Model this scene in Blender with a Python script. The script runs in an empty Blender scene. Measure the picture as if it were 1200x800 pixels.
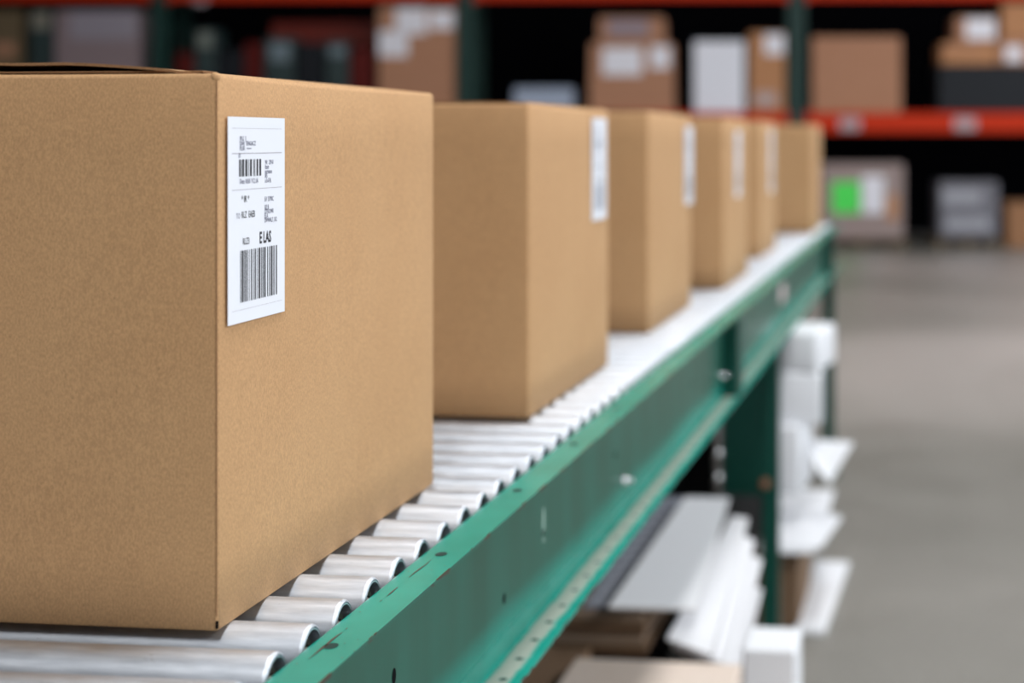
import bpy, bmesh, math, random
from mathutils import Vector, Matrix
random.seed(7)
sc = bpy.context.scene
C = sc.collection
PI = math.pi

# ------------------------------------------------------------------ camera, exposure, world, lights
FPX = 2000.0; UX, VY = 838.0, 163.0; YAW = math.radians(7.46); CAMZ = 1.5
cd = bpy.data.cameras.new('camera'); cam = bpy.data.objects.new('camera', cd); C.objects.link(cam)
cam.location = (0, 0, CAMZ); cam.rotation_euler = (PI/2, 0, YAW)
cd.sensor_width = 36; cd.lens = FPX/1200*36
cd.shift_x = (600-UX)/1200; cd.shift_y = -(400-VY)/1200
cd.clip_start = 0.05; cd.clip_end = 200
cd.dof.use_dof = True; cd.dof.focus_distance = 1.52; cd.dof.aperture_fstop = 3.2
sc.camera = cam
sc.view_settings.view_transform = 'Standard'; sc.view_settings.look = 'None'
sc.view_settings.gamma = 1; sc.view_settings.use_curve_mapping = False
sc.view_settings.exposure = 0.14

w = bpy.data.worlds.new('world'); sc.world = w; w.use_nodes = True
bg = w.node_tree.nodes['Background']; bg.inputs[0].default_value = (0.80, 0.90, 1.0, 1); bg.inputs[1].default_value = 1.45

def area(name, loc, size, power, rot=(0, 0, 0), col=(1, 1, 1)):
    l = bpy.data.lights.new(name, 'AREA'); l.shape = 'RECTANGLE'; l.size, l.size_y = size
    l.energy = power; l.color = col
    o = bpy.data.objects.new(name, l); C.objects.link(o); o.location = loc; o.rotation_euler = rot
    return o
LAMPS = [(x, y) for y in (-4.0, 3.0, 10.0, 17.0) for x in (-7.0, 0.6, 8.0)]  # unseen lamps, added to light the scene; the row behind fills front faces
for i, (x, y) in enumerate(LAMPS):
    p = {-4.0: 280, 3.0: 150, 10.0: 250, 17.0: 185}[y]
    if x < -5: p *= 0.3
    if x > 5: p *= 1.7
    if x == 0.6: p *= {-4.0: 1, 3.0: 1.5, 10.0: .6, 17.0: .35}[y]
    elif y == 17.0: p *= 1.5
    area('added_bay_light', (x, y, 7.72), (1.2, 2.4), p, col=(0.97, 0.985, 1.0))

# ------------------------------------------------------------------ helpers
FWD = Vector((-math.sin(YAW), math.cos(YAW), 0)); RGT = Vector((math.cos(YAW), math.sin(YAW), 0))
def ray(u, v): return FWD + RGT*((u-UX)/FPX) + Vector((0, 0, -(v-VY)/FPX))
O = Vector((0, 0, CAMZ))
def on_z(u, v, z): d = ray(u, v); return O + d*((z-CAMZ)/d.z)
def on_y(u, v, y): d = ray(u, v); return O + d*(y/d.y)
def on_x(u, v, x): d = ray(u, v); return O + d*(x/d.x)

def link(name, bm, mats, parent=None, smooth=False, angle=35):
    me = bpy.data.meshes.new(name)
    bmesh.ops.recalc_face_normals(bm, faces=bm.faces)
    if smooth:
        for f in bm.faces: f.smooth = True
        for e in bm.edges:
            if len(e.link_faces) == 2 and e.calc_face_angle(0) > math.radians(angle): e.smooth = False
    bm.to_mesh(me); bm.free()
    for m in (mats if isinstance(mats, (list, tuple)) else [mats]): me.materials.append(m)
    o = bpy.data.objects.new(name, me); C.objects.link(o)
    if parent: o.parent = parent
    return o
def tag(o, label=None, cat=None, group=None, kind=None):
    if label: o['label'] = label
    if cat: o['category'] = cat
    if group: o['group'] = group
    if kind: o['kind'] = kind
    return o
def empty(name, loc, label, cat, group=None, rz=0):
    o = bpy.data.objects.new(name, None); C.objects.link(o); o.location = loc; o.rotation_euler = (0, 0, rz)
    o.empty_display_size = .05
    return tag(o, label, cat, group)
def copy_tree(o, parent=None):
    c = o.copy(); C.objects.link(c); c.parent = parent
    for ch in o.children: copy_tree(ch, c)
    return c
def box(bm, a, b, bev=0, seg=2, mat=0, M=None):
    x0, y0, z0 = a; x1, y1, z1 = b
    tmp = bmesh.new()
    bmesh.ops.create_cube(tmp, size=1)
    for v in tmp.verts:
        v.co = Vector(((x0+x1)/2+v.co.x*(x1-x0), (y0+y1)/2+v.co.y*(y1-y0), (z0+z1)/2+v.co.z*(z1-z0)))
    if bev: bmesh.ops.bevel(tmp, geom=tmp.edges[:], offset=bev, segments=seg, affect='EDGES', profile=.5)
    if M: bmesh.ops.transform(tmp, matrix=M, verts=tmp.verts)
    merge(bm, tmp, mat); return bm
def merge(bm, tmp, mat=0):
    mp = {v: bm.verts.new(v.co) for v in tmp.verts}
    for f in tmp.faces:
        try:
            nf = bm.faces.new([mp[v] for v in f.verts]); nf.material_index = mat if mat else f.material_index; nf.smooth = f.smooth
        except ValueError: pass
    tmp.free()
def cyl(bm, p0, p1, r, n=20, mat=0, r2=None, caps=True):
    p0, p1 = Vector(p0), Vector(p1); d = (p1-p0)
    q = d.normalized().to_track_quat('Z', 'Y').to_matrix()
    r2 = r if r2 is None else r2
    A = [bm.verts.new(p0+q@Vector((r*math.cos(2*PI*k/n), r*math.sin(2*PI*k/n), 0))) for k in range(n)]
    B = [bm.verts.new(p1+q@Vector((r2*math.cos(2*PI*k/n), r2*math.sin(2*PI*k/n), 0))) for k in range(n)]
    for k in range(n):
        f = bm.faces.new((A[k], A[(k+1) % n], B[(k+1) % n], B[k])); f.material_index = mat; f.smooth = True
    if caps:
        for L in (A[::-1], B): f = bm.faces.new(L); f.material_index = mat
def lathe_x(bm, prof, n=40, closed=False):
    """profile of (x, r) turned about the X axis"""
    rings = []
    for x, r in prof:
        rings.append([bm.verts.new((x, r*math.cos(2*PI*k/n), r*math.sin(2*PI*k/n))) for k in range(n)])
    for i in range(len(rings)-1):
        for k in range(n):
            bm.faces.new((rings[i][k], rings[i][(k+1) % n], rings[i+1][(k+1) % n], rings[i+1][k]))
def prism_y(bm, poly, y0, y1, mat=0):
    A = [bm.verts.new((x, y0, z)) for x, z in poly]; B = [bm.verts.new((x, y1, z)) for x, z in poly]
    n = len(poly)
    for k in range(n):
        f = bm.faces.new((A[k], A[(k+1) % n], B[(k+1) % n], B[k])); f.material_index = mat
    for L in (A[::-1], B): f = bm.faces.new(L); f.material_index = mat

ZB = 1.5-.605                                 # lower lip height of the conveyor channel
# ------------------------------------------------------------------ materials
def mat(name, col, rough=.6, metal=0, spec=.5):
    m = bpy.data.materials.new(name); m.use_nodes = True
    b = m.node_tree.nodes['Principled BSDF']
    b.inputs['Base Color'].default_value = (*col, 1); b.inputs['Roughness'].default_value = rough
    b.inputs['Metallic'].default_value = metal; b.inputs['Specular IOR Level'].default_value = spec
    return m
def srgb(r, g, b):
    f = lambda c: (c/255/12.92) if c/255 <= .04045 else ((c/255+.055)/1.055)**2.4
    return (f(r), f(g), f(b))
class N:
    def __init__(s, m): s.m = m; s.t = m.node_tree; s.b = s.t.nodes['Principled BSDF']
    def new(s, k, **kw):
        n = s.t.nodes.new(k)
        for a, v in kw.items(): setattr(n, a, v)
        return n
    def l(s, a, b): s.t.links.new(a, b)
    def coord(s, scale=(1, 1, 1)):
        c = s.new('ShaderNodeTexCoord'); mp = s.new('ShaderNodeMapping'); mp.inputs['Scale'].default_value = scale
        s.l(c.outputs['Object'], mp.inputs['Vector']); return mp.outputs[0]
    def noise(s, vec, scale, detail=3, rough=.5):
        n = s.new('ShaderNodeTexNoise'); n.inputs['Scale'].default_value = scale; n.inputs['Detail'].default_value = detail
        n.inputs['Roughness'].default_value = rough; s.l(vec, n.inputs['Vector']); return n.outputs['Fac']
    def ramp(s, fac, p0, c0, p1, c1):
        r = s.new('ShaderNodeValToRGB'); e = r.color_ramp.elements
        e[0].position = p0; e[0].color = (*c0, 1); e[1].position = p1; e[1].color = (*c1, 1)
        s.l(fac, r.inputs[0]); return r.outputs[0]
    def mix(s, fac, a, b, mode='MIX'):
        n = s.new('ShaderNodeMix', data_type='RGBA', blend_type=mode)
        for sock, v in ((n.inputs[0], fac), (n.inputs[6], a), (n.inputs[7], b)):
            if hasattr(v, 'is_linked'): s.l(v, sock)
            elif isinstance(v, (int, float)): sock.default_value = v
            else: sock.default_value = (*v, 1)
        return n.outputs[2]
    def math(s, op, a, b=0.0, c=0.0):
        n = s.new('ShaderNodeMath', operation=op)
        for i, v in enumerate((a, b, c)):
            if hasattr(v, 'is_linked'): s.l(v, n.inputs[i])
            else: n.inputs[i].default_value = v
        return n.outputs[0]
    def bump(s, h, strength=.2, dist=.001):
        n = s.new('ShaderNodeBump'); n.inputs['Strength'].default_value = strength; n.inputs['Distance'].default_value = dist
        s.l(h, n.inputs['Height']); s.l(n.outputs[0], s.b.inputs['Normal'])

def cardboard(name, col, amount=1.0):
    m = mat(name, col, .78, 0, .25); n = N(m); v = n.coord()
    vs = n.coord((1, 1, .5))
    fine = n.noise(vs, 620, 4, .75); mid = n.noise(v, 60, 3); big = n.noise(v, 6, 2)
    dk = tuple(c*.74 for c in col); lt = tuple(min(1, c*1.18) for c in col)
    c1 = n.ramp(fine, .40, dk, .60, lt)
    c2 = n.mix(.75*amount, col, c1)
    c3 = n.mix(.10, c2, n.ramp(mid, .3, tuple(c*.7 for c in col), .7, tuple(min(1, c*1.25) for c in col)))
    c4 = n.mix(.16, c3, n.ramp(big, .35, (col[0]*.86, col[1]*.78, col[2]*.72), .65, (min(1, col[0]*1.1), col[1]*1.12, col[2]*1.15)))
    # sparse darker fibres
    vo = n.noise(n.coord((1, 1, .5)), 420, 2, .4)
    sp = n.ramp(vo, .70, (0, 0, 0), .76, (1, 1, 1))
    spv = n.new('ShaderNodeRGBToBW'); n.l(sp, spv.inputs[0])
    c5 = n.mix(n.math('MULTIPLY', spv.outputs[0], .45*amount), c4, tuple(c*.45 for c in col))
    n.l(c5, n.b.inputs['Base Color'])
    # fluting shows as faint vertical ridges
    wv = n.new('ShaderNodeTexWave', wave_type='BANDS', bands_direction='DIAGONAL'); wv.inputs['Scale'].default_value = 32
    wv.inputs['Distortion'].default_value = .6
    n.l(n.coord((1, 1, 0)), wv.inputs['Vector'])
    h = n.math('ADD', n.math('MULTIPLY', fine, .55), n.math('MULTIPLY', wv.outputs['Fac'], .12))
    n.bump(h, .55, .0009)
    return m
KRAFT = (.53, .312, .152)
M_box = cardboard('kraft_cardboard', KRAFT)
M_edge = cardboard('corrugated_edge', (.30, .16, .075), 1)
M_dark = mat('shadow_black', (.003, .003, .004), .9, 0, .1)
M_flat_black = mat('flat_black', (.004, .004, .0045), .8, 0, .15)
M_paper = mat('label_paper', (.80, .82, .88), .45)
M_ink = mat('black_ink', (.015, .014, .02), .5)
M_ink2 = mat('grey_blue_ink', (.09, .09, .16), .5)
M_ink3 = mat('rule_ink', (.30, .26, .30), .5)
M_faint = mat('faint_ink', (.42, .44, .50), .5)
M_white = mat('white_cardboard', (.80, .81, .84), .55)
M_sheet_dim = mat('white_board_dimmed', (.66, .66, .68), .6); M_sheet_lit = mat('white_board_lit', (.93, .93, .95), .4)  # same white board, light painted in: dimmed for slumped sheets, brightened for the top
M_whiteb = mat('white_board_edge', (.62, .58, .56), .7)

def green_paint():
    m = mat('green_enamel', (.03, .33, .24), .32, 0, .22); n = N(m); v = n.coord()
    big = n.noise(v, 9, 3); fine = n.noise(v, 160, 3)
    base = n.mix(n.ramp(big, .35, (0, 0, 0), .7, (1, 1, 1)), (.006, .250, .190), (.010, .310, .240))
    geo = n.new('ShaderNodeNewGeometry'); s = n.new('ShaderNodeSeparateXYZ'); n.l(geo.outputs['Position'], s.inputs[0])
    nr = n.new('ShaderNodeSeparateXYZ'); n.l(geo.outputs['True Normal'], nr.inputs[0])
    up = n.math('GREATER_THAN', nr.outputs['Z'], .9)
    # dust lying in a band along the lower lip
    low = n.math('LESS_THAN', s.outputs['Z'], 1.0)
    d = n.math('ABSOLUTE', n.math('ADD', s.outputs['X'], .4875))
    dn = n.math('ADD', d, n.math('MULTIPLY', n.math('SUBTRACT', n.noise(v, 35, 4), .5), .010))
    band = n.new('ShaderNodeMapRange'); band.inputs[1].default_value = .0150; band.inputs[2].default_value = .0090
    n.l(dn, band.inputs[0])
    dust = n.math('MULTIPLY', n.math('MULTIPLY', up, low), n.math('MULTIPLY', band.outputs[0], .80))
    c1 = n.mix(dust, base, (.38, .36, .31))
    # shade of the web painted darker green above its clean lower strip
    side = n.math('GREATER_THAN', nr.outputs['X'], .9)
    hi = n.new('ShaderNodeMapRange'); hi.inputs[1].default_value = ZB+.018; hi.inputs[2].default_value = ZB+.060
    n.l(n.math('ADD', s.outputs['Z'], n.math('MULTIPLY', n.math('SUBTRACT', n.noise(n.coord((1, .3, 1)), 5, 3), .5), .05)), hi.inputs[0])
    web_shade = n.math('MULTIPLY', n.math('MULTIPLY', side, hi.outputs[0]), n.math('ADD', .62, n.math('MULTIPLY', n.noise(n.coord((1, .8, .15)), 14, 3), .4)))
    c2 = n.mix(web_shade, c1, (.012, .060, .036))
    # chips of paint along the outer edge and small dark specks
    e = n.math('ABSOLUTE', n.math('ADD', s.outputs['X'], .4621))
    chip = n.math('MULTIPLY', n.math('LESS_THAN', e, .0009), n.math('GREATER_THAN', n.noise(n.coord((.25, .25, 1)), 90, 4), .56))
    spk = n.math('GREATER_THAN', n.noise(v, 230, 2), .765)
    c3 = n.mix(n.math('MAXIMUM', chip, n.math('MULTIPLY', spk, .8)), c2, (.045, .03, .02))
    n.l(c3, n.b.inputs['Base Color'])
    n.l(n.math('ADD', .26, n.math('MULTIPLY', n.math('MAXIMUM', dust, n.math('MULTIPLY', web_shade, .2)), .5)), n.b.inputs['Roughness'])
    n.bump(n.math('ADD', n.math('MULTIPLY', fine, .15), big), .12, .001)
    return m
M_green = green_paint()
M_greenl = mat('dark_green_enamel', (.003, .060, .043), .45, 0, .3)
M_wear = mat('worn_primer', (.07, .028, .015), .8)
M_hole = mat('hole_shadow', (.004, .030, .022), .9)

def steel():
    m = mat('galvanised_steel', (.62, .63, .65), .36, 1.0); n = N(m); v = n.coord((.12, 1, 1))
    st = n.noise(v, 220, 4, .6); bl = n.noise(n.coord(), 22, 4, .6)
    c = n.mix(n.ramp(st, .35, (0, 0, 0), .7, (1, 1, 1)), (.50, .53, .575), (.64, .67, .715))
    c = n.mix(n.math('MULTIPLY', n.math('GREATER_THAN', n.noise(n.coord((.5, 1, 1)), 75, 5, .7), .66), .30), c, (.30, .29, .28))
    n.l(c, n.b.inputs['Base Color'])
    n.l(n.math('ADD', .36, n.math('MULTIPLY', bl, .26)), n.b.inputs['Roughness'])
    n.bump(st, .10, .0004)
    return m
M_steel = steel()
M_bright = mat('bright_steel', (.85, .85, .86), .18, 1)
M_bearing = mat('bearing_steel', (.32, .28, .24), .45, 1)

# ------------------------------------------------------------------ room shell
def floor_mat(off=(0, 0, 0)):
    m = mat('polished_concrete', (.45, .42, .38), .32); n = N(m); v = n.coord()
    
    mp = n.new('ShaderNodeMapping'); mp.inputs['Location'].default_value = off; n.l(v, mp.inputs['Vector'])
    a = n.noise(mp.outputs[0], .13, 2); b = n.noise(v, 2.2, 5, .6); c = n.noise(v, 40, 3)
    col = n.mix(n.ramp(a, .38, (0, 0, 0), .62, (1, 1, 1)), (.150, .145, .125), (.54, .475, .445))  # broad concrete blotches, placed to paint light falloff: near floor dark, middle light
    col = n.mix(.22, col, n.ramp(b, .3, (.21, .20, .175), .7, (.37, .34, .305)))
    col = n.mix(.12, col, n.ramp(c, .3, (.15, .15, .14), .7, (.55, .52, .48)))
    n.l(col, n.b.inputs['Base Color'])
    n.l(n.math('ADD', .30, n.math('MULTIPLY', b, .2)), n.b.inputs['Roughness'])
    n.bump(c, .05, .002)
    return m
bm = bmesh.new(); box(bm, (-20, -12, -.2), (14, 28, 0)); tag(link('floor', bm, floor_mat((7, 5, 0))), kind='structure')
bm = bmesh.new(); box(bm, (-20, -12, 8), (14, 28, 8.2)); tag(link('ceiling', bm, mat('ceiling_paint', (.55, .56, .58), .8)), kind='structure')
bm = bmesh.new(); box(bm, (-20, 27.6, 0), (14, 28, 8)); tag(link('wall_back', bm, mat('wall_shade_black', (.003, .003, .004), .95, 0, .0)), kind='structure')  # near-black colour paints in the unlit depth behind the rack
bm = bmesh.new(); box(bm, (-20, -12.3, 0), (14, -12, 8)); tag(link('wall_front_added', bm, mat('added_wall_charcoal', (.10, .10, .11), .85)), kind='structure')  # unseen wall, added behind the camera to cut frontal light
bm = bmesh.new(); box(bm, (-20.3, -12, 0), (-20, 28, 8)); tag(link('wall_left', bm, mat('grey_wall', (.20, .20, .21), .85)), kind='structure')
M_lampbody = mat('lamp_housing', (.5, .5, .5), .5)
M_glow = mat('lamp_glow', (1, 1, 1)); b_ = M_glow.node_tree.nodes['Principled BSDF']
b_.inputs['Emission Color'].default_value = (1, .98, .95, 1); b_.inputs['Emission Strength'].default_value = 2.5
proto = None
for x, y in LAMPS:
    if proto is None:
        proto = empty('added_ceiling_lamp', (0, 0, 0), 'unseen white high bay lamp added over the warehouse aisle', 'lamp', 'unseen high bay lamps added above the aisles')
        bm = bmesh.new(); box(bm, (-.65, -1.25, 7.80), (.65, 1.25, 7.99), .02); link('added_lamp_housing', bm, M_lampbody, proto)
        bm = bmesh.new(); box(bm, (-.60, -1.2, 7.76), (.60, 1.2, 7.80), .005); link('added_lamp_diffuser', bm, M_glow, proto)
        o = proto
    else: o = copy_tree(proto)
    o.location = (x, y, 0)

# ------------------------------------------------------------------ roller conveyor
HR = .399; ZR = CAMZ-HR                       # roller top
ZT = CAMZ-.409; WI, WO = .5074, .4621         # top lip height, inner and outer edge of the side channel
ZB = CAMZ-.605                                # lower lip height
WR = .5106; RW = .64; RR = .0241; PITCH = .0762
Y0, Y1 = .74, 8.12
conv = empty('roller_conveyor', (-.80, 4.4, 0), 'long gravity roller conveyor with green painted side channels carrying the cartons', 'conveyor')
cl = Vector((-.80, 4.4, 0))
def cpart(name, bm, mats, parent=None, smooth=False, label=None):
    o = link(name, bm, mats, parent or conv, smooth)
    if parent is None: o.location = -cl
    if label: o['label'] = label
    return o
T = .0034
def channel(bm, xi, xo):
    s = 1 if xo > xi else -1; r = .006
    def arc(cx, cz, a0, a1, rad, k=4): return [(cx+s*rad*math.cos(a0+(a1-a0)*i/k), cz+rad*math.sin(a0+(a1-a0)*i/k)) for i in range(k+1)]
    x_in = xi+s*r
    outer = [(xo, ZT)] + arc(x_in, ZT-r, PI/2, PI, r) + arc(x_in, ZB-T+r, PI, 1.5*PI, r) + [(xo, ZB-T)]
    inner = [(xo, ZB)] + arc(x_in, ZB-T+r, 1.5*PI, PI, r-T) + arc(x_in, ZT-r, PI, PI/2, r-T) + [(xo, ZT-T)]
    prism_y(bm, outer+inner, Y0, Y1)
def disc_z(bm, x, y, z, rx, ry, mat_i, n=20):
    f = bm.faces.new([bm.verts.new((x+rx*math.cos(2*PI*k/n), y+ry*math.sin(2*PI*k/n), z)) for k in range(n)]); f.material_index = mat_i
def disc_x(bm, x, y, z, ry, rz, mat_i, n=20):
    f = bm.faces.new([bm.verts.new((x, y+ry*math.cos(2*PI*k/n), z+rz*math.sin(2*PI*k/n))) for k in range(n)]); f.material_index = mat_i
bm = bmesh.new(); channel(bm, -WI, -WO)
# punched holes: top lip every 12 in, lower lip every 3 in, a few in the web
p = on_z(388, 757, ZT)
k = -3
while p.y+k*.3075 < Y1-.1:
    y = p.y+k*.3075; k += 1
    if y > Y0+.05: disc_z(bm, p.x, y, ZT+.0003, .0058, .0085, 1)
p = on_z(589, 796, ZB); k = -12
while p.y+k*.0762 < Y1-.05:
    y = p.y+k*.0762; k += 1
    if y > Y0+.05:
        disc_z(bm, -.4835, y, ZB+.0003, .0072, .0072, 3); disc_z(bm, -.4835, y, ZB+.0005, .0045, .0045, 1)
XW = -WI+T+.0004
for u, v in ((462, 792), (591, 701), (721, 533), (812, 450)):
    q = on_x(u, v, XW); disc_x(bm, XW, q.y, q.z, .0055, .0065 if u > 500 else .0075, 4)
# scratches through the paint on the top lip
def scratch(pts, wpx=2.0):
    for (a, b) in zip(pts[:-1], pts[1:]):
        A, B = on_z(*a[:2], ZT), on_z(*b[:2], ZT); A.z = B.z = ZT+.0004
        d = (B-A).normalized(); nrm = Vector((-d.y, d.x, 0))
        wa, wb = a[2]*.0004, b[2]*.0004
        f = bm.faces.new([bm.verts.new(A+nrm*wa), bm.verts.new(B+nrm*wb), bm.verts.new(B-nrm*wb), bm.verts.new(A-nrm*wa)]); f.material_index = 2
scratch([(361, 773, .3), (370, 766, 1.6), (378, 759, 3.0), (384, 755, 3.4)])
scratch([(381, 757, 2.2), (389, 750, 3.0), (394, 746, 2.2), (401, 741, .6)])
scratch([(479, 677, .4), (486, 671, 1.8), (493, 666, 2.2), (500, 661, 1.5), (505, 656, .3)])
scratch([(453, 699, .5), (458, 695, 2.0), (466, 688, 1.0)])
scratch([(445, 705, .8), (448, 703, .8)])
scratch([(405, 738, .8), (407, 736, .8)])
for u, v in ((422, 717), (348, 778), (404, 754), (401, 771), (415, 763), (506, 668), (521, 663)):
    q = on_z(u, v, ZT); disc_z(bm, q.x, q.y, ZT+.0004, .0006, .0009, 2, 8)
# pale smear of reflection painted on the web
for u, v, ry, rz in ((637, 612, .006, .020), (637, 628, .004, .010)):
    q = on_x(u, v, XW); disc_x(bm, XW, q.y, q.z, ry, rz, 5)
M_ring = mat('worn_ring', (.20, .30, .25), .6); M_reflection = mat('pale_reflection', (.33, .50, .42), .5)
rail = cpart('side_rail', bm, [M_green, M_hole, M_wear, M_ring, M_dark, M_reflection], label='green side channel with punched holes and worn paint')
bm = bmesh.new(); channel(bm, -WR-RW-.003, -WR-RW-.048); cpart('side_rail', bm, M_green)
# bolts in the web
def hexbolt(parent, loc, r, m, axis='X'):
    b2 = bmesh.new(); d = Vector((1, 0, 0)) if axis == 'X' else Vector((0, -1, 0))
    L = Vector(loc); cyl(b2, L, L+d*.002, r*1.5, 20); cyl(b2, L+d*.002, L+d*.008, r*1.1, 6); cyl(b2, L+d*.008, L+d*.016, r*.55, 12)
    return cpart('bolt', b2, m, label='steel bolt')
q = on_x(731, 563, XW); hexbolt(None, (XW-.0005, q.y, q.z), .0072, M_bright)
q = on_x(846, 440, XW); hexbolt(None, (XW-.0005, q.y, q.z), .0072, M_bright)
# rib plates between the lips
for yy, th in ((3.98, .10), (7.55, .10)):
    bm = bmesh.new(); box(bm, (-WI+T, yy, ZB), (-WO-.003, yy+th, ZT-T), .002); cpart('rib_plate', bm, M_greenl, label='dark green stiffening rib inside the channel')
# rollers
r0 = None
k0 = -6; k = k0
while True:
    y = 1.2725+PITCH*k
    if y > Y1-.02: break
    if r0 is None:
        bm = bmesh.new()
        R = RR
        half = [(-RW/2+.0035, R), (-RW/2+.0018, R*.988), (-RW/2+.0006, R*.955), (-RW/2, R*.90), (-RW/2+.002, R*.885), (-RW/2+.002, R*.870), (-RW/2, R*.86), (-RW/2, R*.81), (-RW/2+.003, R*.785), (-RW/2+.011, R*.775)]
        half = half[::-1]
        prof = half + [(-x, r) for x, r in half[::-1]]
        lathe_x(bm, prof, 48)
        r0 = link('roller', bm, M_steel, conv, True, 60); r0['label'] = 'galvanised steel roller'
        bm = bmesh.new()
        for s in (1,):
            pr = [(s*(RW/2-.0105), R*.775), (s*(RW/2-.0095), R*.50), (s*(RW/2-.005), R*.48), (s*(RW/2-.005), R*.30), (s*(RW/2-.008), R*.28), (s*(RW/2-.008), .001)]
            lathe_x(bm, pr, 28)
        c0 = link('bearing', bm, M_bearing, r0, True, 30)
        bm = bmesh.new(); cyl(bm, (-RW/2-.0045, 0, 0), (RW/2+.0045, 0, 0), .0055, 6)
        a0 = link('axle', bm, M_bearing, r0)
        r = r0
    else:
        r = r0.copy(); C.objects.link(r)
        for ch in (c0, a0):
            c = ch.copy(); C.objects.link(c); c.parent = r
    r.location = Vector((-WR-RW/2, y, ZR-RR))-cl; r.rotation_euler = (random.uniform(0, 6), 0, 0)
    k += 1
# added black pan and backing panel standing for shade below the rollers; cross ties
bm = bmesh.new(); box(bm, (-WR-RW+.0, Y0, ZR-.085), (-WI-.002, Y1, ZR-.078)); cpart('shade_pan', bm, M_flat_black)
bm = bmesh.new(); box(bm, (-WR-RW-.052, Y0, .12), (-WR-RW-.049, Y1, ZB+.05)); cpart('shade_backing', bm, M_flat_black)
for yy in (1.6, 3.2, 6.5):
    bm = bmesh.new(); box(bm, (-WR-RW+.0, yy, ZB+.01), (-WI-.001, yy+.04, ZB+.05), .002); cpart('cross_tie', bm, M_greenl)
# legs: channel posts with a knee plate
YL = on_x(912, 480, -WO).y
def leg_pair(yy, plate=True):
    for xa, xb, s in ((-WI-.004, -WO+.001, 1), (-WR-RW-.05, -WR-RW-.004, -1)):
        bm = bmesh.new()
        box(bm, (xa, yy, 0.012), (xb, yy+.005, ZB-T), .001); box(bm, (xb-.005, yy, .012), (xb, yy+.05, ZB-T), .001)
        box(bm, (xa, yy, .012), (xa+.005, yy+.05, ZB-T), .001)
        lg = cpart('leg', bm, M_greenl, label='dark green steel leg')
        b2 = bmesh.new(); box(b2, (xa-.02, yy-.02, 0), (xb+.02, yy+.07, .012), .002); o = link('foot_plate', b2, M_greenl, lg)
    if plate:
        bm = bmesh.new(); zt = ZB-T; zb = on_y(890, 578, yy).z; xl = on_y(848, 500, yy).x
        box(bm, (xl, yy-.005, zb), (-WI-.004, yy-.001, zt), .001); box(bm, (xl, yy-.012, zb-.004), (-WI, yy+.03, zb+.004), .001)
        cpart('knee_plate', bm, M_greenl, label='dark green knee plate beside the leg')
leg_pair(YL)
yl2 = on_x(977, 400, -WO).y
leg_pair(min(yl2, Y1-.06), False)
q = on_y(897, 566, YL-.006); b2 = bmesh.new(); cyl(b2, q, q+Vector((0, -.012, 0)), .014, 20); cyl(b2, q+Vector((0, -.012, 0)), q+Vector((0, -.02, 0)), .009, 6)
cpart('bolt', b2, mat('rusty_steel', (.35, .17, .10), .5, .2), label='rusty brown bolt')
q = on_y(840, 500, YL-.08); b2 = bmesh.new(); cyl(b2, (q.x, q.y, ZB-.004), (q.x, q.y, on_y(840, 578, YL-.08).z), .011, 16)
rod = cpart('tension_rod', b2, mat('dull_rod', (.30, .28, .27), .5, .6), label='grey threaded rod with two bright nuts')
for v in (530, 558):
    q = on_y(840, v, YL-.08); b2 = bmesh.new(); bmesh.ops.create_uvsphere(b2, u_segments=20, v_segments=12, radius=.0165)
    for vv in b2.verts: vv.co = Vector((vv.co.x, vv.co.y, vv.co.z*.85))+q
    o = link('nut', b2, mat('polished_nut', (.9, .9, .9), .25, 1), rod, True)
# small pink sticker on the far end of the channel
q = on_x(917, 343, XW); bm = bmesh.new(); box(bm, (XW-.0004, q.y-.09, q.z-.028), (XW+.001, q.y+.09, q.z+.028)); cpart('sticker', bm, mat('pink_sticker', (.62, .48, .48), .6), label='pale pink sticker')

# ------------------------------------------------------------------ cartons on the conveyor
WB = HR/.682
def rounded_carton(bm, W, L, H, r=.0045):
    """closed carton with soft vertical edges, panels that bow very slightly; origin = right near bottom corner, x to the left is negative"""
    n = 5; pts = []
    for cx, cy, a0 in ((-r, r, -PI/2), (-r, L-r, 0), (-W+r, L-r, PI/2), (-W+r, r, PI)):
        for i in range(n): a = a0+(PI/2)*i/(n-1); pts.append((cx+r*math.cos(a), cy+r*math.sin(a)))
    # subdivide the long runs so panels can bow
    full = []
    for i in range(len(pts)):
        a, b = pts[i], pts[(i+1) % len(pts)]; full.append(a)
        d = math.hypot(b[0]-a[0], b[1]-a[1])
        if d > .05:
            for t in range(1, 8): full.append((a[0]+(b[0]-a[0])*t/8, a[1]+(b[1]-a[1])*t/8))
    zs = [(0, .0015), (.0015, 0)]+[(H*j/8, 0) for j in range(1, 8)]+[(H-.004, 0), (H-.0012, .0012), (H, .004)]
    rings = []
    for z, ins in zs:
        ring = []
        tz = z/H
        for x, y in full:
            fx = min(1, max(0, -x/W)); fy = min(1, max(0, y/L))
            bow = .0022*math.sin(PI*tz)
            X, Y = x, y
            if x > -r*.9: X += bow*math.sin(PI*fy)*1.0 - ins
            if x < -W+r*.9: X += ins-bow*math.sin(PI*fy)
            if y < r*.9: Y += ins-bow*math.sin(PI*fx)
            if y > L-r*.9: Y += -ins+bow*math.sin(PI*fx)
            dz = 0
            if z >= H-.0045: dz = -.0022*math.sin(PI*fy)*(1 if x > -r*2 else 0)
            ring.append(bm.verts.new((X, Y, z+dz)))
        rings.append(ring)
    m = len(full)
    for a, b in zip(rings[:-1], rings[1:]):
        for i in range(m): bm.faces.new((a[i], a[(i+1) % m], b[(i+1) % m], b[i]))
    bm.faces.new(rings[0][::-1]); bm.faces.new(rings[-1])

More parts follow.
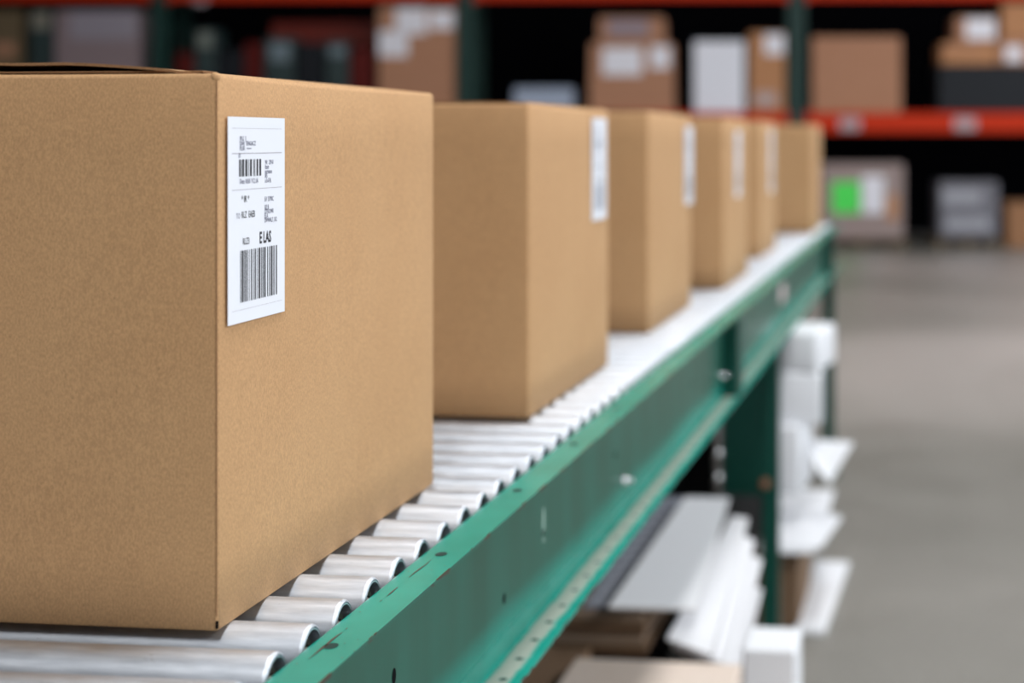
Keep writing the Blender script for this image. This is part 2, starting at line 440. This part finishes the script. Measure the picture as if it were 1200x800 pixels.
LW, LH = .122, .1715
def text_mesh(bm, s, x, y, size, mi, sx=1.0, bold=0):
    """letters laid on the label: label x (0..1 of width) runs along +Y, label y (0..1 from the top) runs down -Z"""
    cu = bpy.data.curves.new('t', 'FONT'); cu.body = s; cu.size = size; cu.offset = bold; cu.resolution_u = 2
    ob = bpy.data.objects.new('t', cu); C.objects.link(ob)
    dg = bpy.context.evaluated_depsgraph_get(); me = ob.evaluated_get(dg).to_mesh()
    tmp = bmesh.new(); tmp.from_mesh(me); ob.evaluated_get(dg).to_mesh_clear()
    for v in tmp.verts:
        v.co = Vector((.0004, (x*LW)+v.co.x*sx, LH*(1-y)+v.co.y))
    for f in tmp.faces: f.material_index = mi
    merge(bm, tmp)
    bpy.data.objects.remove(ob); bpy.data.curves.remove(cu)
def rect(bm, x0, y0, x1, y1, mi, e=.0004):
    vs = [bm.verts.new((e, a*LW, LH*(1-b))) for a, b in ((x0, y1), (x1, y1), (x1, y0), (x0, y0))]
    f = bm.faces.new(vs); f.material_index = mi
def make_label(parent, loc):
    bm = bmesh.new(); ny, nz = 6, 6
    box(bm, (-.0003, 0, 0), (.0002, LW, LH))
    lab = link('shipping_label', bm, M_paper, parent); lab.location = loc; lab['label'] = 'white shipping label with black printing'
    bm = bmesh.new()
    for x, y, h, s, mi in ((.19, .116, .0038, 'PKG  S', 1), (.19, .139, .0038, 'DAN  TENGACZ', 1), (.19, .163, .0038, 'PLUR', 1),
                       (.17, .198, .0036, 'ID', 1), (.19, .325, .0042, 'Date 4.8.8 / V.2.1A', 1),
                       (.63, .235, .0040, 'W:  2/9-0', 1), (.63, .258, .0040, 'Item', 1), (.63, .281, .0040, 'pcruson', 1), (.63, .304, .0040, 'A5', 1), (.63, .327, .0040, 'a b-F.R', 1),
                       (.62, .421, .0042, '5/1 5/Y0C', 1), (.62, .461, .0040, 'XE B', 1), (.62, .483, .0040, 'OTKOWI', 1), (.62, .505, .0040, 'ELA', 1), (.62, .527, .0040, 'DVWAL7, 3/2', 1)):
        text_mesh(bm, s, x, y, h*1.4, mi, .85, .00005)
    text_mesh(bm, '* IR *', .22, .415, .0075, 0, .95, .0001)
    text_mesh(bm, 'TO', .13, .492, .0062, 1, .9); text_mesh(bm, 'RLZ  EAEB', .22, .492, .0078, 0, .80, .00006)
    text_mesh(bm, 'RLZ3', .24, .622, .0078, 0, .82, .00006)
    text_mesh(bm, 'E LAS', .53, .627, .0135, 0, .80, .00045)
    rect(bm, .31, .152, .39, .156, 1)
    for y, t in ((.055, .0012), (.176, .0032), (.353, .0022), (.937, .0012)): rect(bm, .06, y, .94, y+t, 2)
    tx = link('printed_text', bm, [M_ink, M_ink2, M_ink3], lab)
    bm = bmesh.new(); rnd = random.Random(3)
    def bars(x0, x1, y0, y1, spec):
        tot = sum(a+b for a, b in spec); x = x0
        for a, b in spec:
            rect(bm, x, y0, x+(x1-x0)*a/tot, y1, 0); x += (x1-x0)*(a+b)/tot
    bars(.18, .56, .207, .290, [(2, 1), (1, 1), (3, 2), (3, 1.5), (1, 2), (3, 2.5), (1, 1), (1, 2.5), (2.5, 2), (3, 0)])
    link('barcode', bm, M_ink, lab); bm = bmesh.new()
    bars(.20, .85, .650, .902, [(.8, 1.2), (2.6, 1), (1, 1), (1.6, 1.2), (1.2, 2), (.8, 2.2), (1.8, 2.2), (1, 1.2), (1.6, 2), (.8, 1.4), (2.6, 1.6), (1.4, 1.2), (1.2, 1), (2.2, 2.6), (1.4, 2), (1.4, 1.4), (2.6, 1.6), (1.6, 2.4), (1.8, 0)])
    bc = link('barcode', bm, M_ink, lab)
    return lab
boxes = [  # near corner px, width, length, rise, label text
    (255, 740, .62, .598, .1335, 'closed brown cardboard carton nearest on the rollers, crisp shipping label at its front edge'),
    (620, 490, .50, .590, .127, 'closed brown carton second along the conveyor, tall white label at its far edge'),
    (760, 390, .50, .600, .140, 'closed brown carton third along the rollers, standing right behind the second carton'),
    (848, 338, .50, .580, .142, 'closed brown carton fourth along the conveyor, blurred label on its side'),
    (890, 302, .50, .580, .150, 'closed brown carton fifth along the conveyor, between the fourth and the last'),
    (952, 273, .45, .500, .152, 'unlabelled brown carton last on the conveyor, closest to the racks'),
]
labpx = [(267, 140, 382), (694, 138, 259), (803, 148, 240), (862, 153, 231), (902, 152, 226), None]
lab0 = None
for i, (u, v, W, L, rise, lab) in enumerate(boxes):
    p = on_z(u, v, ZR); H = HR*(1+rise)
    t = empty('cardboard_box', p, lab, 'box', 'cartons on the roller conveyor')
    bm = bmesh.new(); rounded_carton(bm, W, L, H)
    body = link('carton_body', bm, M_box, t, True, 50)
    # long top flaps meet over the folded short flaps; their cut edges show above the front fold
    for s in (0, 1):
        x0, x1 = ((-W+.006, -W/2-.001) if s == 0 else (-W/2+.001, -.006))
        bm = bmesh.new(); n = 14
        ring = []
        for j in range(n+1):
            a = j/n; x = x0+(x1-x0)*a
            fx = -x/W
            ramp = min(1, fx/.16)
            lift = -.0075*(1-ramp)/.75+.0075*math.sin(PI*min(1, max(0, fx)))**.55 + .0006*math.sin(23*a+s)
            ring.append((x, lift if i == 0 else -.003+lift*.12))
        th = .0042
        lo0 = [bm.verts.new((x, .006, H+.0030+l*.75)) for x, l in ring]; hi0 = [bm.verts.new((x, .006, H+.0030+l*.75+.0022)) for x, l in ring]
        lo1 = [bm.verts.new((x, L-.004, H+.0030+l*.6)) for x, l in ring]; hi1 = [bm.verts.new((x, L-.004, H+.0030+l*.6+.0022)) for x, l in ring]
        for j in range(n):
            bm.faces.new((lo0[j], lo0[j+1], hi0[j+1], hi0[j])).material_index = 1
            bm.faces.new((lo1[j+1], lo1[j], hi1[j], hi1[j+1])).material_index = 1
            bm.faces.new((hi0[j], hi0[j+1], hi1[j+1], hi1[j])); bm.faces.new((lo0[j+1], lo0[j], lo1[j], lo1[j+1]))
        bm.faces.new((lo0[0], hi0[0], hi1[0], lo1[0])); bm.faces.new((lo0[n], lo1[n], hi1[n], hi0[n]))
        link('flap', bm, [M_box, M_edge], t, True, 40)
    if i == 0:
        # inner flap layer, the little corner notches and the crease beside the corner
        bm = bmesh.new(); box(bm, (-W+.02, .008, H+.0012), (-.016, .03, H+.0026), .0003)
        link('inner_flap', bm, M_edge, t)
        bm = bmesh.new(); box(bm, (-.0020, -.0003, .002), (.0003, .0020, .0085), .0009)
        link('corner_notch', bm, M_dark, t)
        bm = bmesh.new(); box(bm, (-.0012, -.0005, .0125), (-.0004, .0006, H-.006), .0001)
        link('corner_crease', bm, M_edge, t)
        bm = bmesh.new(); bmesh.ops.create_uvsphere(bm, u_segments=12, v_segments=8, radius=.0042)
        for vv in bm.verts: vv.co += Vector((-.0035, .0035, H-.003))
        link('torn_corner', bm, M_box, t, True, 80)
    if labpx[i]:
        lu, v0, v1 = labpx[i]
        q = on_x(lu, v1, p.x+.0026)
        if lab0 is None:
            lab0 = make_label(t, (0.0026, q.y-p.y, q.z-p.z)); L0 = lab0
            zt_ = on_x(lu, v0, p.x+.0026).z; print('label h', zt_-q.z)
        else:
            lb = lab0.copy(); C.objects.link(lb); lb.parent = t; lb.location = (.0028, q.y-p.y, q.z-p.z)
            zt_ = on_x(lu, v0, p.x+.0028).z; lb.scale = (1, 1, (zt_-q.z)/LH)
            for ch in lab0.children:
                c = ch.copy(); C.objects.link(c); c.parent = lb
                if 'barcode' in c.name: c.material_slots[0].link = 'OBJECT'; c.material_slots[0].material = M_faint
    print('box', i, p, 'H', H)

# ------------------------------------------------------------------ things under and beside the conveyor
def slab(bm, corners, th, mat_i=0, edge_i=None, sag=0, n=6):
    """sheet with thickness th: corners FL, FR, NR, NL (top surface)"""
    FL, FR, NR, NL = [Vector(c) for c in corners]
    up = []
    for i in range(n+1):
        row = []
        for j in range(n+1):
            a, b = i/n, j/n
            p = FL.lerp(FR, b).lerp(NL.lerp(NR, b), a)
            p.z -= sag*math.sin(PI*a)*b
            row.append(p)
        up.append(row)
    T_ = [[bm.verts.new(p) for p in r] for r in up]; B_ = [[bm.verts.new(p-Vector((0, 0, th))) for p in r] for r in up]
    for i in range(n):
        for j in range(n):
            bm.faces.new((T_[i][j], T_[i+1][j], T_[i+1][j+1], T_[i][j+1])).material_index = mat_i
            bm.faces.new((B_[i][j], B_[i][j+1], B_[i+1][j+1], B_[i+1][j])).material_index = mat_i
    e = mat_i if edge_i is None else edge_i
    for k_ in range(n):
        for A, B in (((0, k_), (0, k_+1)), ((n, k_), (n, k_+1)), ((k_, 0), (k_+1, 0)), ((k_, n), (k_+1, n))):
            f = bm.faces.new((T_[A[0]][A[1]], T_[B[0]][B[1]], B_[B[0]][B[1]], B_[A[0]][A[1]])); f.material_index = e
def Hh(u, v, h): return on_z(u, v, CAMZ-h)

# black bin carrying the pile
a = Hh(683, 718, 1.065); b = Hh(818, 600, 1.065)
bin_x0, bin_x1 = -.80, -.575
bm = bmesh.new()
yA, yB = 3.60, 4.60
zt = CAMZ-1.072
box(bm, (bin_x0, yA, .0), (bin_x1, yB, .02)); box(bm, (bin_x0, yA, .02), (bin_x0+.015, yB, zt)); box(bm, (bin_x1-.015, yA, .02), (bin_x1, yB, zt))
box(bm, (bin_x0, yA, .02), (bin_x1, yA+.015, zt)); box(bm, (bin_x0, yB-.015, .02), (bin_x1, yB, zt)); box(bm, (bin_x0-.01, yA-.01, zt-.012), (bin_x1+.01, yB+.01, zt))
tag(link('storage_bin', bm, M_flat_black), 'black open storage bin under the conveyor holding up the white sheets', 'bin')
bm = bmesh.new()  # added dark block, hides the lit floor under the conveyor
box(bm, (-1.12, YL+.15, .0), (-.66, YL+1.9, .80), .012, 2); box(bm, (-1.14, YL+.13, .74), (-.64, YL+1.92, .80), .008, 2)
tag(link('storage_bin', bm, M_flat_black), 'added black block darkening the space under the conveyor just beyond the green leg', 'bin')  # block added to darken the space here, not a storage bin
# brown boards
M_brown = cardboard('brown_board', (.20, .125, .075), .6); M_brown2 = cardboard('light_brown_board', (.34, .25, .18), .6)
z = zt
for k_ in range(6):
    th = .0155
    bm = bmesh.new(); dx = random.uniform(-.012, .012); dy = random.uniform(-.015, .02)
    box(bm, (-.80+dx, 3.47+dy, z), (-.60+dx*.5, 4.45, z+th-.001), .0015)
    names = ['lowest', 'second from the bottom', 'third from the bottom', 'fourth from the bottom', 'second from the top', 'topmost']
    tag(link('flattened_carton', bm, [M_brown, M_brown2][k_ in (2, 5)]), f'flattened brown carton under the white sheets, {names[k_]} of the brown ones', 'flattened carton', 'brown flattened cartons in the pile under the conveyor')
    z += th
ztop = z
# white sheets slumping to the side
hT = CAMZ-ztop-.006
sheets = [((803, 582), (855, 583), (815, 713), (713, 710), hT, hT, 'topmost white carton sheet of the pile under the conveyor'),
          ((820, 600), (877, 607), (833, 767), (770, 715), hT+.035, 1.045, 'second white carton sheet down, slumping beside the topmost one'),
          ((835, 615), (884, 633), (847, 777), (800, 745), 1.045, 1.085, 'third white carton sheet down the slumping pile'),
          ((845, 640), (893, 655), (858, 782), (815, 768), 1.09, 1.13, 'fourth white carton sheet down, bent over the bin rim'),
          ((858, 668), (893, 690), (868, 780), (835, 778), 1.16, 1.18, 'lowest white carton sheet hanging beside the green leg')]
for i, (FL, FR, NR, NL, hf, hn, lab) in enumerate(sheets):
    bm = bmesh.new()
    dr = 0 if i == 0 else .02
    fr, nr = Hh(*FR, hf), Hh(*NR, hn)
    fl, nl = (Hh(*FL, hf), Hh(*NL, hn)) if i == 0 else (Vector((-.548, fr.y, fr.z+(.006 if i == 1 else .03))), Vector((-.548, nr.y, nr.z+.03)))
    if i == 0: fr, nr = Hh(*FR, hf+.006), Hh(*NR, hn+.006); fl, nl = Hh(*FL, hf-.026), Hh(*NL, hn-.026)
    slab(bm, (fl, fr, nr, nl), .005, 0, 1, .008 if i else 0)
    if i == 0: pass
    tag(link('white_sheet', bm, [M_sheet_dim if i else M_sheet_lit, M_whiteb], None, True, 40), lab, 'cardboard sheet', 'white carton sheets under the conveyor')
# grey perforated strip
A, B, Cc, D = Hh(769, 582, hT), Hh(800, 582, hT), Hh(710, 710, hT), Hh(684, 710, hT)
bm = bmesh.new(); slab(bm, (A, B, Cc, D), .005, 0, 0, 0)
for i in range(13):
    for j in range(2):
        t_ = (i+.5)/13; s_ = .3+.42*j
        p = A.lerp(D, t_).lerp(B.lerp(Cc, t_), s_); disc_z(bm, p.x, p.y, p.z+.0006, .0085, .019, 1, 14)
tag(link('perforated_strip', bm, [mat('blue_grey_plastic', (.34, .36, .43), .5), mat('pale_dots', (.70, .73, .80), .4)]), 'blue grey strip with rows of pale round dots lying beside the top white sheet', 'plastic strip')
# tan carton in front of the pile
p0 = Hh(675, 770, 1.0); p1 = Hh(872, 771, 1.0)
bm = bmesh.new(); box(bm, (p0.x, 2.55, 0), (p1.x, p0.y, .5), .004)
M_tan = cardboard('pale_tan_cardboard', (.68, .57, .49), .4)
tc = tag(link('cardboard_box', bm, M_tan), 'pale tan closed carton standing on the floor in front of the white sheet pile', 'box')
bm = bmesh.new(); box(bm, (-.84-.30, 2.5, 0), (p0.x-.004, 3.4, .47), .004)
tag(link('cardboard_box', bm, M_brown), 'dark brown carton on the floor beside the pale tan carton', 'box')
# white carton standing beside, partly cut by the frame
p0 = on_y(870, 760, 3.33); p1 = on_y(932, 760, 3.33)
bm = bmesh.new(); box(bm, (p1.x-(p1.x-p0.x), 0, 0), (p1.x, .16, p0.z), .006, 3)
o = tag(link('white_carton', bm, M_white), 'small white carton on the floor at the corner of the pale tan carton', 'box'); o.location = (0, 3.33, 0)
# flattened white carton on the floor
bm = bmesh.new(); slab(bm, (Hh(955, 656, 1.485), Hh(995, 658, 1.485), Hh(966, 739, 1.485), Hh(933, 737, 1.485)), .014, 0, 0)
tag(link('flattened_carton', bm, M_white), 'narrow flattened white carton lying alone on the concrete beside the conveyor', 'flattened carton')
# pile of white cartons beyond the leg: brown box at the bottom, white ones above
yb = Hh(930, 735, 1.5).y
x0 = on_y(905, 700, yb).x; x1 = on_y(936, 700, yb).x
bm = bmesh.new(); box(bm, (x0-.05, yb, 0), (x1, yb+.5, .225), .004)
tag(link('cardboard_box', bm, M_brown), 'dark brown carton on the floor beyond the green leg, under the white pile', 'box', None)
bm = bmesh.new(); slab(bm, (Hh(905, 572, 1.235), Hh(978, 574, 1.235), Hh(954, 646, 1.245), Hh(890, 645, 1.245)), .008, 0, 0, .004)
tag(link('flattened_carton', bm, M_white), 'wide white flattened carton lying across the dark brown carton', 'flattened carton')
bm = bmesh.new(); slab(bm, (Hh(915, 585, 1.222), Hh(986, 605, 1.228), Hh(962, 640, 1.236), Hh(900, 640, 1.236)), .007, 0, 0, .0)
tag(link('flattened_carton', bm, M_white), 'white flattened carton poking out sideways below the wide one', 'flattened carton')
def wbox(u0, v0, u1, v1, y, dep, rz, lab, m=None, name='white_carton', open_top=False, grp=None):
    p0 = on_y(u0, v1, y); p1 = on_y(u1, v0, y); wd = p1.x-p0.x; H = p1.z-p0.z
    bm = bmesh.new(); M = None
    box(bm, (-wd/2, 0, 0), (wd/2, dep, H), .012, 3)
    o = link(name, bm, m or M_white, None, True, 40); o.location = ((p0.x+p1.x)/2, y, p0.z); o.rotation_euler = (0, 0, math.radians(rz))
    return tag(o, lab, 'box', grp)
ys = yb+.16
wbox(902, 500, 938, 579, ys, .28, -4, 'white carton at the foot of the white stack, standing on the wide flattened carton')
wbox(890, 438, 964, 496.5, ys+.05, .32, 4, 'widest white carton in the middle of the white stack behind the green leg')
wbox(898, 389, 958, 436.5, ys+.06, .30, -8, 'white carton topmost in the stack right below the green channel')
# bent white flap sticking out
P = lambda u, v, y: on_y(u, v, y)
bm = bmesh.new()
q = [P(945, 514, ys+.12), P(1000, 518, ys+.12), P(972, 566, ys+.02), P(957, 548, ys+.02)]
vsA = [bm.verts.new(x) for x in q]; vsB = [bm.verts.new(x+Vector((.0, .03, -.006))) for x in q]
bm.faces.new(vsA); bm.faces.new(vsB[::-1])
for k_ in range(4): bm.faces.new((vsA[k_], vsB[k_], vsB[(k_+1) % 4], vsA[(k_+1) % 4]))
tag(link('white_sheet', bm, M_white), 'bent white sheet poking out sideways from the white stack', 'cardboard sheet', None)

# ------------------------------------------------------------------ pallet rack
YR = 23.5; DR = 1.1
RA = math.radians(6.5)                        # the rack row stands slightly turned to the conveyor
PIV = Vector((on_y(1000, 145, YR).x, YR, 0))
RM = Matrix.Translation(PIV) @ Matrix.Rotation(RA, 4, 'Z') @ Matrix.Translation(-PIV); RI = RM.inverted()
on_y_world = on_y
def on_y(u, v, y):                            # point of the rack's own frame seen along the ray
    o_, d_ = RI @ O, RI.to_3x3() @ ray(u, v)
    return o_ + d_*((y-o_.y)/d_.y)
before_rack = set(C.objects)
M_orange = mat('orange_red_beam', (.60, .036, .008), .6, 0, .15); M_post = mat('rack_green', (.006, .040, .032), .5)
M_tag = mat('beam_tag', (.45, .38, .40), .6)
rack = empty('pallet_rack', (0, YR, 0), 'long pallet rack with dark green uprights and orange red beams along the back', 'rack')
def rpart(name, bm, m, label=None):
    o = link(name, bm, m, rack); o.location = (0, -YR, 0)
    if label: o['label'] = label
    return o
def X(u, y=YR): return on_y(u, 145, y).x
def Z(v, y=YR): return on_y(1000, v, y).z
posts = [-205, 185, 545, 934, 1325, 1715]
for u in posts:
    x = X(u)
    for yy in (YR+.02, YR+DR-.1):
        bm = bmesh.new(); box(bm, (x-.115, yy, 0), (x-.075, yy+.10, 5)); box(bm, (x+.075, yy, 0), (x+.115, yy+.10, 5)); box(bm, (x-.075, yy+.005, 0), (x+.075, yy+.03, 5))
        for k_ in range(50): disc = box(bm, (x-.02, yy+.004, .06+k_*.0985), (x+.02, yy+.0052, .10+k_*.0985), mat=1)
        box(bm, (x-.14, yy-.02, 0), (x+.14, yy+.12, .012))
        rpart('upright', bm, [M_post, M_dark])
    bm = bmesh.new()
    for k_ in range(4):
        bm = bmesh.new()
        za, zb_ = .3+k_*1.15, 1.3+k_*1.15
        cyl(bm, (x, YR+.1, za), (x, YR+DR-.08, zb_), .018, 8)
        rpart('frame_brace', bm, M_post)
levels = [(Z(155), Z(132)), (Z(-1), Z(-24))]
def beam(x0, x1, yy, z0, z1):
    bm = bmesh.new(); box(bm, (x0, yy, z0), (x1, yy+.05, z1), .006)
    box(bm, (x0-.0, yy-.012, z0-.04), (x0+.06, yy+.0, z1+.03), .003); box(bm, (x1-.06, yy-.012, z0-.04), (x1, yy, z1+.03), .003)
    return rpart('beam', bm, M_orange)
for (z0, z1) in levels:
    for a, b in zip(posts[:-1], posts[1:]):
        beam(X(a)+.12, X(b)-.12, YR, z0, z1); beam(X(a)+.12, X(b)-.12, YR+DR-.08, z1-.13, z1)
        bm = bmesh.new()
        box(bm, (X(a)+.13, YR+.05, z1-.03), (X(b)-.13, YR+DR-.09, z1-.002)); rpart('deck', bm, M_flat_black, 'dark shelf deck')
for u, du in ((996, 12), (1131, 13), (235, 8)):
    v0, v1, yy = (138, 152, YR-.004) if u != 235 else (-2, 4, YR-.004)
    bm = bmesh.new(); box(bm, (X(u-du), yy-.003, Z(v1)), (X(u+du), yy+.004, Z(v0)), .001); rpart('beam_tag', bm, M_tag, 'pale grey tag stuck on the beam')

M_rb = cardboard('rack_cardboard', (.47, .235, .140), .3); M_rb2 = cardboard('rack_cardboard_warm', (.52, .25, .12), .3)
M_pink = mat('wrapped_pink_board', (.30, .225, .235), .4); M_lav = mat('shrink_wrap', (.36, .32, .37), .3)
M_olive = cardboard('olive_board', (.16, .115, .065), .3); M_wl = mat('white_paper_label', (.88, .86, .92), .5)
M_teal = mat('teal_plastic', (.025, .045, .045), .5); M_dred = mat('dark_red_plastic', (.10, .008, .006), .6, 0, .2); M_slate = mat('slate_wrap', (.007, .009, .013), .5, 0, .3)
M_grn = mat('green_label', (.08, .85, .11), .5); M_wht = mat('bright_white_wrap', (.88, .88, .95), .45); M_blue = mat('pale_blue_wrap', (.38, .44, .56), .45)
M_grey = mat('grey_wrap', (.17, .165, .19), .35); M_beige = mat('pink_beige_board', (.36, .27, .25), .6)
zD = levels[0][1]-.001
def crate(u0, v0, u1, v1, m, name, lab, cat='box', y=YR+.06, dep=.85, labels=(), grp='loads on the pallet rack', taper=0, zbot=None, bands=()):
    p0 = on_y(u0, v1, y); p1 = on_y(u1, v0, y)
    zb = p0.z if zbot is None else zbot
    top = empty(name, ((p0.x+p1.x)/2, y, zb), lab, cat, grp)
    wd, H = p1.x-p0.x, p1.z-zb
    bm = bmesh.new(); box(bm, (-wd/2, 0, 0), (wd/2, dep, H), .02, 2)
    if taper:
        for v in bm.verts:
            if v.co.z > H*.5: v.co.x *= (1-taper)
    link('load_body', bm, m, top)
    # seam tape down the front
    for (a0, b0, a1, b1, lm, nm) in labels:
        q0 = on_y(a0, b1, y); q1 = on_y(a1, b0, y); cx = (p0.x+p1.x)/2
        bm = bmesh.new(); box(bm, (q0.x-cx, -.006, q0.z-zb), (q1.x-cx, .001, q1.z-zb), .002)
        link(nm, bm, lm, top)
    return top
def pallet(x0, x1, z, lab, y=YR+.03, dep=1.0):
    bm = bmesh.new()
    for k_ in range(7):
        yy = y+k_*(dep-.1)/6; box(bm, (x0, yy, z+.10), (x1, yy+.1, z+.12))
    for k_ in range(3):
        yy = y+k_*(dep-.1)/2; box(bm, (x0, yy, z), (x1, yy+.1, z+.018))
        for s_ in (x0, (x0+x1)/2-.05, x1-.1): box(bm, (s_, yy, z+.018), (s_+.1, yy+.1, z+.10))
    return tag(link('wooden_pallet', bm, M_olive), lab, 'pallet', 'pallets under the rack loads')
W_ = 'white_label'
crate(-12, 12, 24, 131, M_olive, 'cardboard_box', 'dull olive brown carton at the far end of the rack shelf', zbot=zD, labels=((-8, 50, 18, 66, M_rb, 'tape'),))
crate(34, 12, 60, 131, M_teal, 'storage_tote', 'dark tote with a pale patch beside the pink wrapped load', 'tote', zbot=zD, labels=((38, 14, 58, 34, mat('pale_patch', (.26, .24, .19), .5), 'patch'),))
crate(64, 12, 163, 131, M_pink, 'wrapped_load', 'dusky pink stretch wrapped load on the upper rack shelf behind the nearest carton', 'pallet load', zbot=zD, labels=((82, 8+6, 160, 46, M_lav, 'wrap_layer'),))
for i, (u0, u1, v0, m, nm, lab) in enumerate((
        (206, 226, 62, M_dred, 'storage_bin', 'dark red bin right beside the green upright'),
        (228, 252, 34, M_teal, 'storage_tote', 'tall dark teal tote with a pale top among the red bins'),
        (254, 284, 58, M_slate, 'storage_tote', 'black tote between the dark teal totes'),
        (286, 306, 50, M_dred, 'storage_bin', 'small dark red bin in the middle of the cluttered bay'),
        (310, 344, 44, M_teal, 'storage_tote', 'wide teal tote with a blue grey patch'),
        (348, 378, 50, M_slate, 'storage_tote', 'black tote beneath the bright red board'),
        (382, 408, 48, M_teal, 'storage_tote', 'narrow teal tote near the labelled tan carton'),
        (410, 436, 56, M_dred, 'storage_bin', 'dark red bin touching the labelled tan carton'))):
    lb = ()
    if u0 == 228: lb = ((232, 38, 248, 56, mat('grey_green_patch', (.20, .22, .19), .5), 'patch'),)
    if u0 == 310: lb = ((316, 50, 340, 72, mat('blue_grey_patch', (.17, .22, .25), .5), 'patch'),)
    if u0 == 382: lb = ((386, 54, 404, 66, bpy.data.materials['blue_grey_patch'], 'patch'),)
    crate(u0, v0, u1, 131, m, nm, lab, 'bin' if nm == 'storage_bin' else 'tote', zbot=zD, labels=lb, grp='bins and totes in the cluttered bay', dep=.5)
bm = bmesh.new(); p0 = on_y(318, 52, YR+.7); p1 = on_y(440, 26, YR+.7); box(bm, (p0.x, YR+.7, p0.z), (p1.x, YR+.74, p1.z), .01)
# red board leans behind the totes: its foot stands on the deck
box(bm, (p0.x, YR+.7, zD), (p0.x+.08, YR+.74, p0.z)); box(bm, (p1.x-.08, YR+.7, zD), (p1.x, YR+.74, p0.z))
tag(link('sign_board', bm, mat('dull_red_board', (.26, .025, .012), .5)), 'red board on two legs standing behind the totes', 'board')
crate(443, 8, 533, 131, M_rb, 'cardboard_box', 'tall tan carton with three white labels near its top, beside the green upright', zbot=zD,
      labels=((444, 36, 478, 66, M_wl, W_), (464, 10, 500, 40, M_wl, W_), (504, 12, 532, 34, M_wl, W_)))
crate(602, 103, 671, 131, M_blue, 'wrapped_load', 'low pale blue wrapped parcel on the dark shelf', 'parcel', zbot=zD)
crate(690, 50, 790, 131, M_rb, 'cardboard_box', 'wide tan carton carrying a smaller one, white labels across it', zbot=zD, taper=.03,
      labels=((706, 56, 752, 88, M_wl, W_), (762, 54, 785, 80, M_wl, W_)))
crate(701, 20, 778, 49, M_rb, 'cardboard_box', 'smaller tan carton on top of the wide labelled carton', labels=((712, 24, 760, 42, mat('mauve_label', (.30, .24, .28), .5), W_),))
crate(813, 48, 872, 131, M_wht, 'wrapped_load', 'bright white wrapped load on the rack shelf', 'pallet load', zbot=zD)
crate(878, 38, 920, 131, M_rb2, 'cardboard_box', 'narrow tan carton between the white load and the green upright', zbot=zD, labels=((896, 40, 919, 64, M_wl, W_), (884, 108, 910, 124, mat('pinkish_label', (.5, .38, .36), .5), W_)))
crate(952, 43, 1056, 131, M_rb, 'cardboard_box', 'big plain tan carton alone in the middle of its rack bay', zbot=zD)
crate(1100, 76, 1215, 131, M_slate, 'wrapped_load', 'dark slate wrapped load under the tan cartons', 'pallet load', zbot=zD)
crate(1104, 50, 1168, 75.5, M_rb2, 'cardboard_box', 'flat tan carton on the slate wrapped load', labels=((1108, 54, 1150, 60, M_rb, 'tape'),))
crate(1170, 46, 1215, 75.5, M_rb, 'cardboard_box', 'flat tan carton cut by the edge of the view, with a pale label', labels=((1178, 54, 1198, 72, M_wl, W_),))
crate(1120, 20, 1168, 49.5, M_rb, 'cardboard_box', 'small tan carton with a white label on top of the flat ones', labels=((1132, 22, 1166, 46, M_wl, W_),))
crate(1174, 4, 1215, 45.5, M_rb2, 'cardboard_box', 'tan carton highest in the pile on the slate wrapped load')
# floor level
zp = .122
pallet(on_y(958, 285, YR).x, on_y(1062, 285, YR).x, 0, 'wooden pallet under the green labelled crate')
crate(963, 192, 1059, 280, M_beige, 'cardboard_box', 'pinkish beige crate with a bright green label on a pallet at floor level', zbot=zp, labels=(
    (975, 213, 1008, 250, M_grn, 'green_label'), (1010, 206, 1036, 250, M_wl, W_), (1038, 228, 1052, 258, M_rb2, 'brown_patch')))
pallet(on_y(1098, 285, YR).x, on_y(1172, 285, YR).x, 0, 'wooden pallet under the grey wrapped floor load')
crate(1101, 213, 1170, 280, M_grey, 'wrapped_load', 'grey stretch wrapped load at floor level with pale bands', 'pallet load', zbot=zp, labels=((1104, 222, 1150, 240, mat('pale_band', (.36, .36, .40), .4), 'wrap_band'), (1108, 254, 1160, 270, bpy.data.materials['pale_band'], 'wrap_band')))
crate(1180, 238, 1225, 292, cardboard('orange_brown_board', (.36, .18, .09), .3), 'cardboard_box', 'orange brown carton standing on the floor under the rack', zbot=0)
crate(700, 190, 800, 280, M_rb, 'cardboard_box', 'tan carton at floor level hidden behind the conveyor cartons', zbot=0)

for o in list(C.objects):
    if o not in before_rack and o.parent is None:
        o.location = RM @ o.location; o.rotation_euler.z += RA
